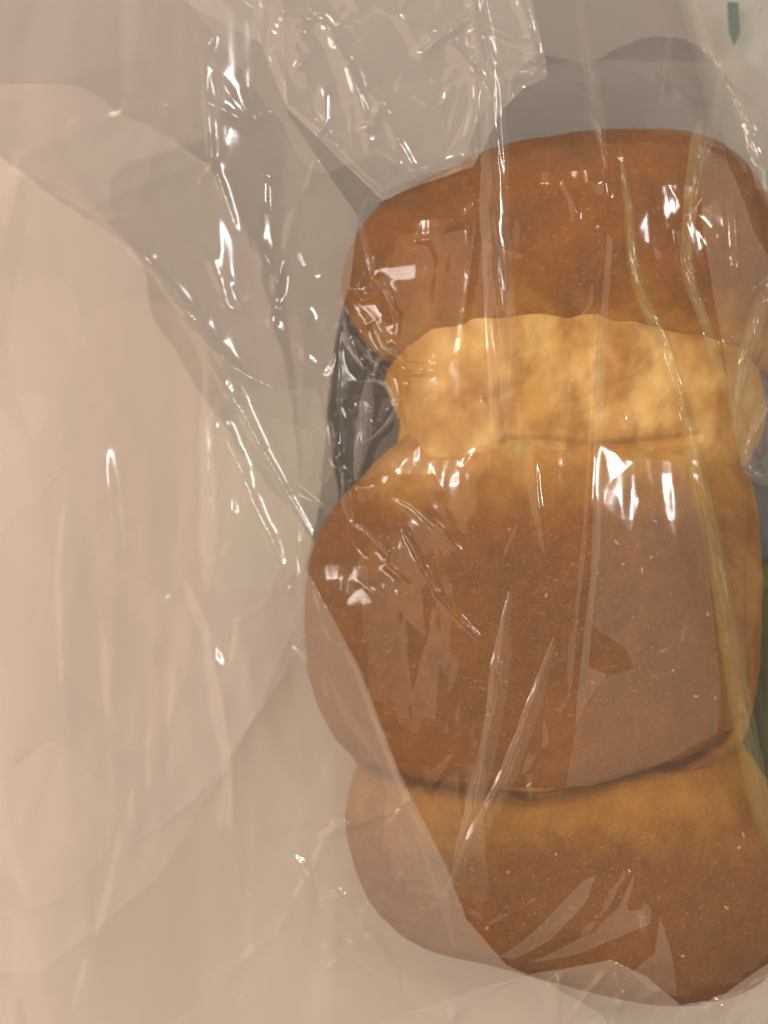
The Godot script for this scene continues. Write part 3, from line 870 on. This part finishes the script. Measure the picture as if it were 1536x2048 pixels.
var GATHERS := [
	[[Vector3(-4.3, 30.0, -37.0), Vector3(-5.0, 28.0, -25.0), Vector3(-7.7, 30.0, -8.4)], [0.4, 2.0, 2.2, 0.4], 0.7, 0.12],
	[[Vector3(-3.7, 30.0, -36.3), Vector3(1.0, 30.0, -34.1), Vector3(3.4, 30.0, -28.9), Vector3(0.3, 30.0, -23.1), Vector3(-4.3, 30.0, -19.1)], [0.3, 0.9, 0.8, 0.7, 0.2], 0.8, 0.10],
	[[Vector3(-4.2, 40.0, -88.5), Vector3(-6.4, 40.0, -81.5), Vector3(-4.6, 45.0, -70.7), Vector3(-3.4, 45.0, -63.2)], [0.3, 1.0, 0.9, 0.2], 0.8, 0.06],
	[[Vector3(-3.4, 45.0, -63.8), Vector3(0.8, 45.0, -59.1), Vector3(2.7, 45.0, -51.6)], [0.2, 1.1, 0.3], 0.8, 0.06],
	[[Vector3(-3.5, 45.0, -52.3), Vector3(-0.3, 45.0, -45.5), Vector3(4.4, 45.0, -41.1)], [0.2, 0.9, 0.2], 0.8, 0.06],
	[[Vector3(-3.2, 40.0, -34.5), Vector3(-1.5, 45.0, -41.1), Vector3(2.3, 45.0, -43.9), Vector3(5.2, 45.0, -40.1)], [0.2, 0.8, 0.9, 0.2], 0.8, 0.06],
	[[Vector3(-11.4, 30.0, -10.6), Vector3(-11.0, 35.0, -2.7), Vector3(-8.6, 40.0, 2.9), Vector3(-5.2, 45.0, 4.9), Vector3(1.3, 50.0, 11.8)], [0.2, 0.7, 0.6, 0.8, 0.2], 0.8, 0.06],
	[[Vector3(-11.1, 30.0, -54.8), Vector3(-9.7, 30.0, -46.3), Vector3(-5.7, 30.0, -39.1)], [0.3, 1.2, 0.3], 0.7, 0.10],
]
var PLEATS := [
	[[Vector3(52.7, 45.0, -147.7), Vector3(53.3, 50.0, -129.2), Vector3(54.5, 54.0, -116.9), Vector3(56.2, 57.0, -102.7), Vector3(57.6, 60.0, -88.7)], [0.8, 1.6, 2.0, 1.8, 0.2], 0.55, 81, 0.0, 0.05],
	[[Vector3(83.3, 40.0, -150.1), Vector3(88.1, 45.0, -127.2), Vector3(91.2, 47.0, -118.3), Vector3(87.3, 52.0, -101.7), Vector3(82.8, 57.0, -89.6)], [1.6, 1.8, 1.0, 1.4, 0.3], 1.1, 82, 0.0, 0.08],
	[[Vector3(104.1, 40.0, -140.4), Vector3(97.0, 45.0, -128.6), Vector3(91.2, 48.0, -117.9)], [1.6, 1.3, 0.3], 1.1, 83, 0.0, 0.08],
	[[Vector3(91.7, 48.0, -116.6), Vector3(96.8, 50.0, -105.1), Vector3(100.8, 50.0, -91.7), Vector3(106.2, 50.0, -78.3)], [0.3, 2.2, 2.6, 2.0], 0.9, 84, 0.0, 0.10],
	[[Vector3(104.1, 50.0, -62.2), Vector3(97.5, 52.0, -45.8), Vector3(95.2, 50.0, -32.7), Vector3(94.4, 48.0, -21.9)], [3.0, 2.4, 1.6, 0.3], 0.9, 85, 0.2, 0.12, Color(0.52, 0.48, 0.26)],
	[[Vector3(109.3, 45.0, -33.2), Vector3(102.1, 46.0, -26.3), Vector3(98.9, 46.0, -18.2), Vector3(99.7, 45.0, -10.8), Vector3(107.9, 45.0, -7.4)], [2.2, 2.0, 1.8, 1.6, 1.6], 1.2, 86, 0.0, 0.12],
	[[Vector3(61.0, 61.0, -93.5), Vector3(62.7, 62.0, -80.3), Vector3(65.3, 62.0, -59.7), Vector3(72.4, 62.0, -41.7), Vector3(78.9, 64.0, -15.9), Vector3(85.2, 62.0, 9.8), Vector3(93.9, 55.0, 49.6), Vector3(102.1, 50.0, 82.6), Vector3(113.1, 40.0, 114.3)], [0.2, 1.2, 1.6, 2.0, 2.2, 2.5, 3.0, 3.0, 0.4], 1.4, 71, 0.2, 0.15, Color(0.48, 0.44, 0.14)],
	[[Vector3(83.3, 55.0, -103.4), Vector3(81.8, 58.0, -95.8), Vector3(78.7, 60.0, -70.5), Vector3(79.3, 60.0, -60.2), Vector3(83.9, 60.0, -47.2), Vector3(91.2, 55.0, -29.5), Vector3(94.8, 50.0, -22.0)], [0.2, 2.0, 1.8, 1.5, 1.3, 1.0, 0.2], 1.3, 72, -0.2, 0.16, Color(0.50, 0.45, 0.22)],
	[[Vector3(24.4, 66.0, -130.1), Vector3(27.8, 64.0, -105.4), Vector3(28.4, 64.0, -73.4), Vector3(29.7, 64.0, -41.4), Vector3(29.9, 62.0, -18.5)], [3.0, 3.4, 3.8, 3.6, 2.4], 0.3, 73, 0.0, 0.05],
	[[Vector3(32.3, 63.0, 20.0), Vector3(29.9, 62.0, 39.4), Vector3(27.9, 62.0, 54.9), Vector3(23.6, 60.0, 74.7), Vector3(17.8, 60.0, 91.5)], [0.1, 2.6, 2.2, 2.4, 0.2], 0.35, 74, 0.0, 0.04],
	[[Vector3(44.0, 62.0, 31.7), Vector3(38.9, 62.0, 48.4), Vector3(31.4, 60.0, 69.5), Vector3(22.3, 60.0, 86.3), Vector3(15.9, 58.0, 100.0)], [0.1, 2.0, 2.4, 2.2, 0.2], 0.35, 75, 0.0, 0.04],
	[[Vector3(7.8, 70.0, 79.7), Vector3(14.0, 70.0, 94.7), Vector3(17.9, 68.0, 110.5)], [0.1, 1.6, 0.1], 0.4, 76, 0.0, 0.05],
]
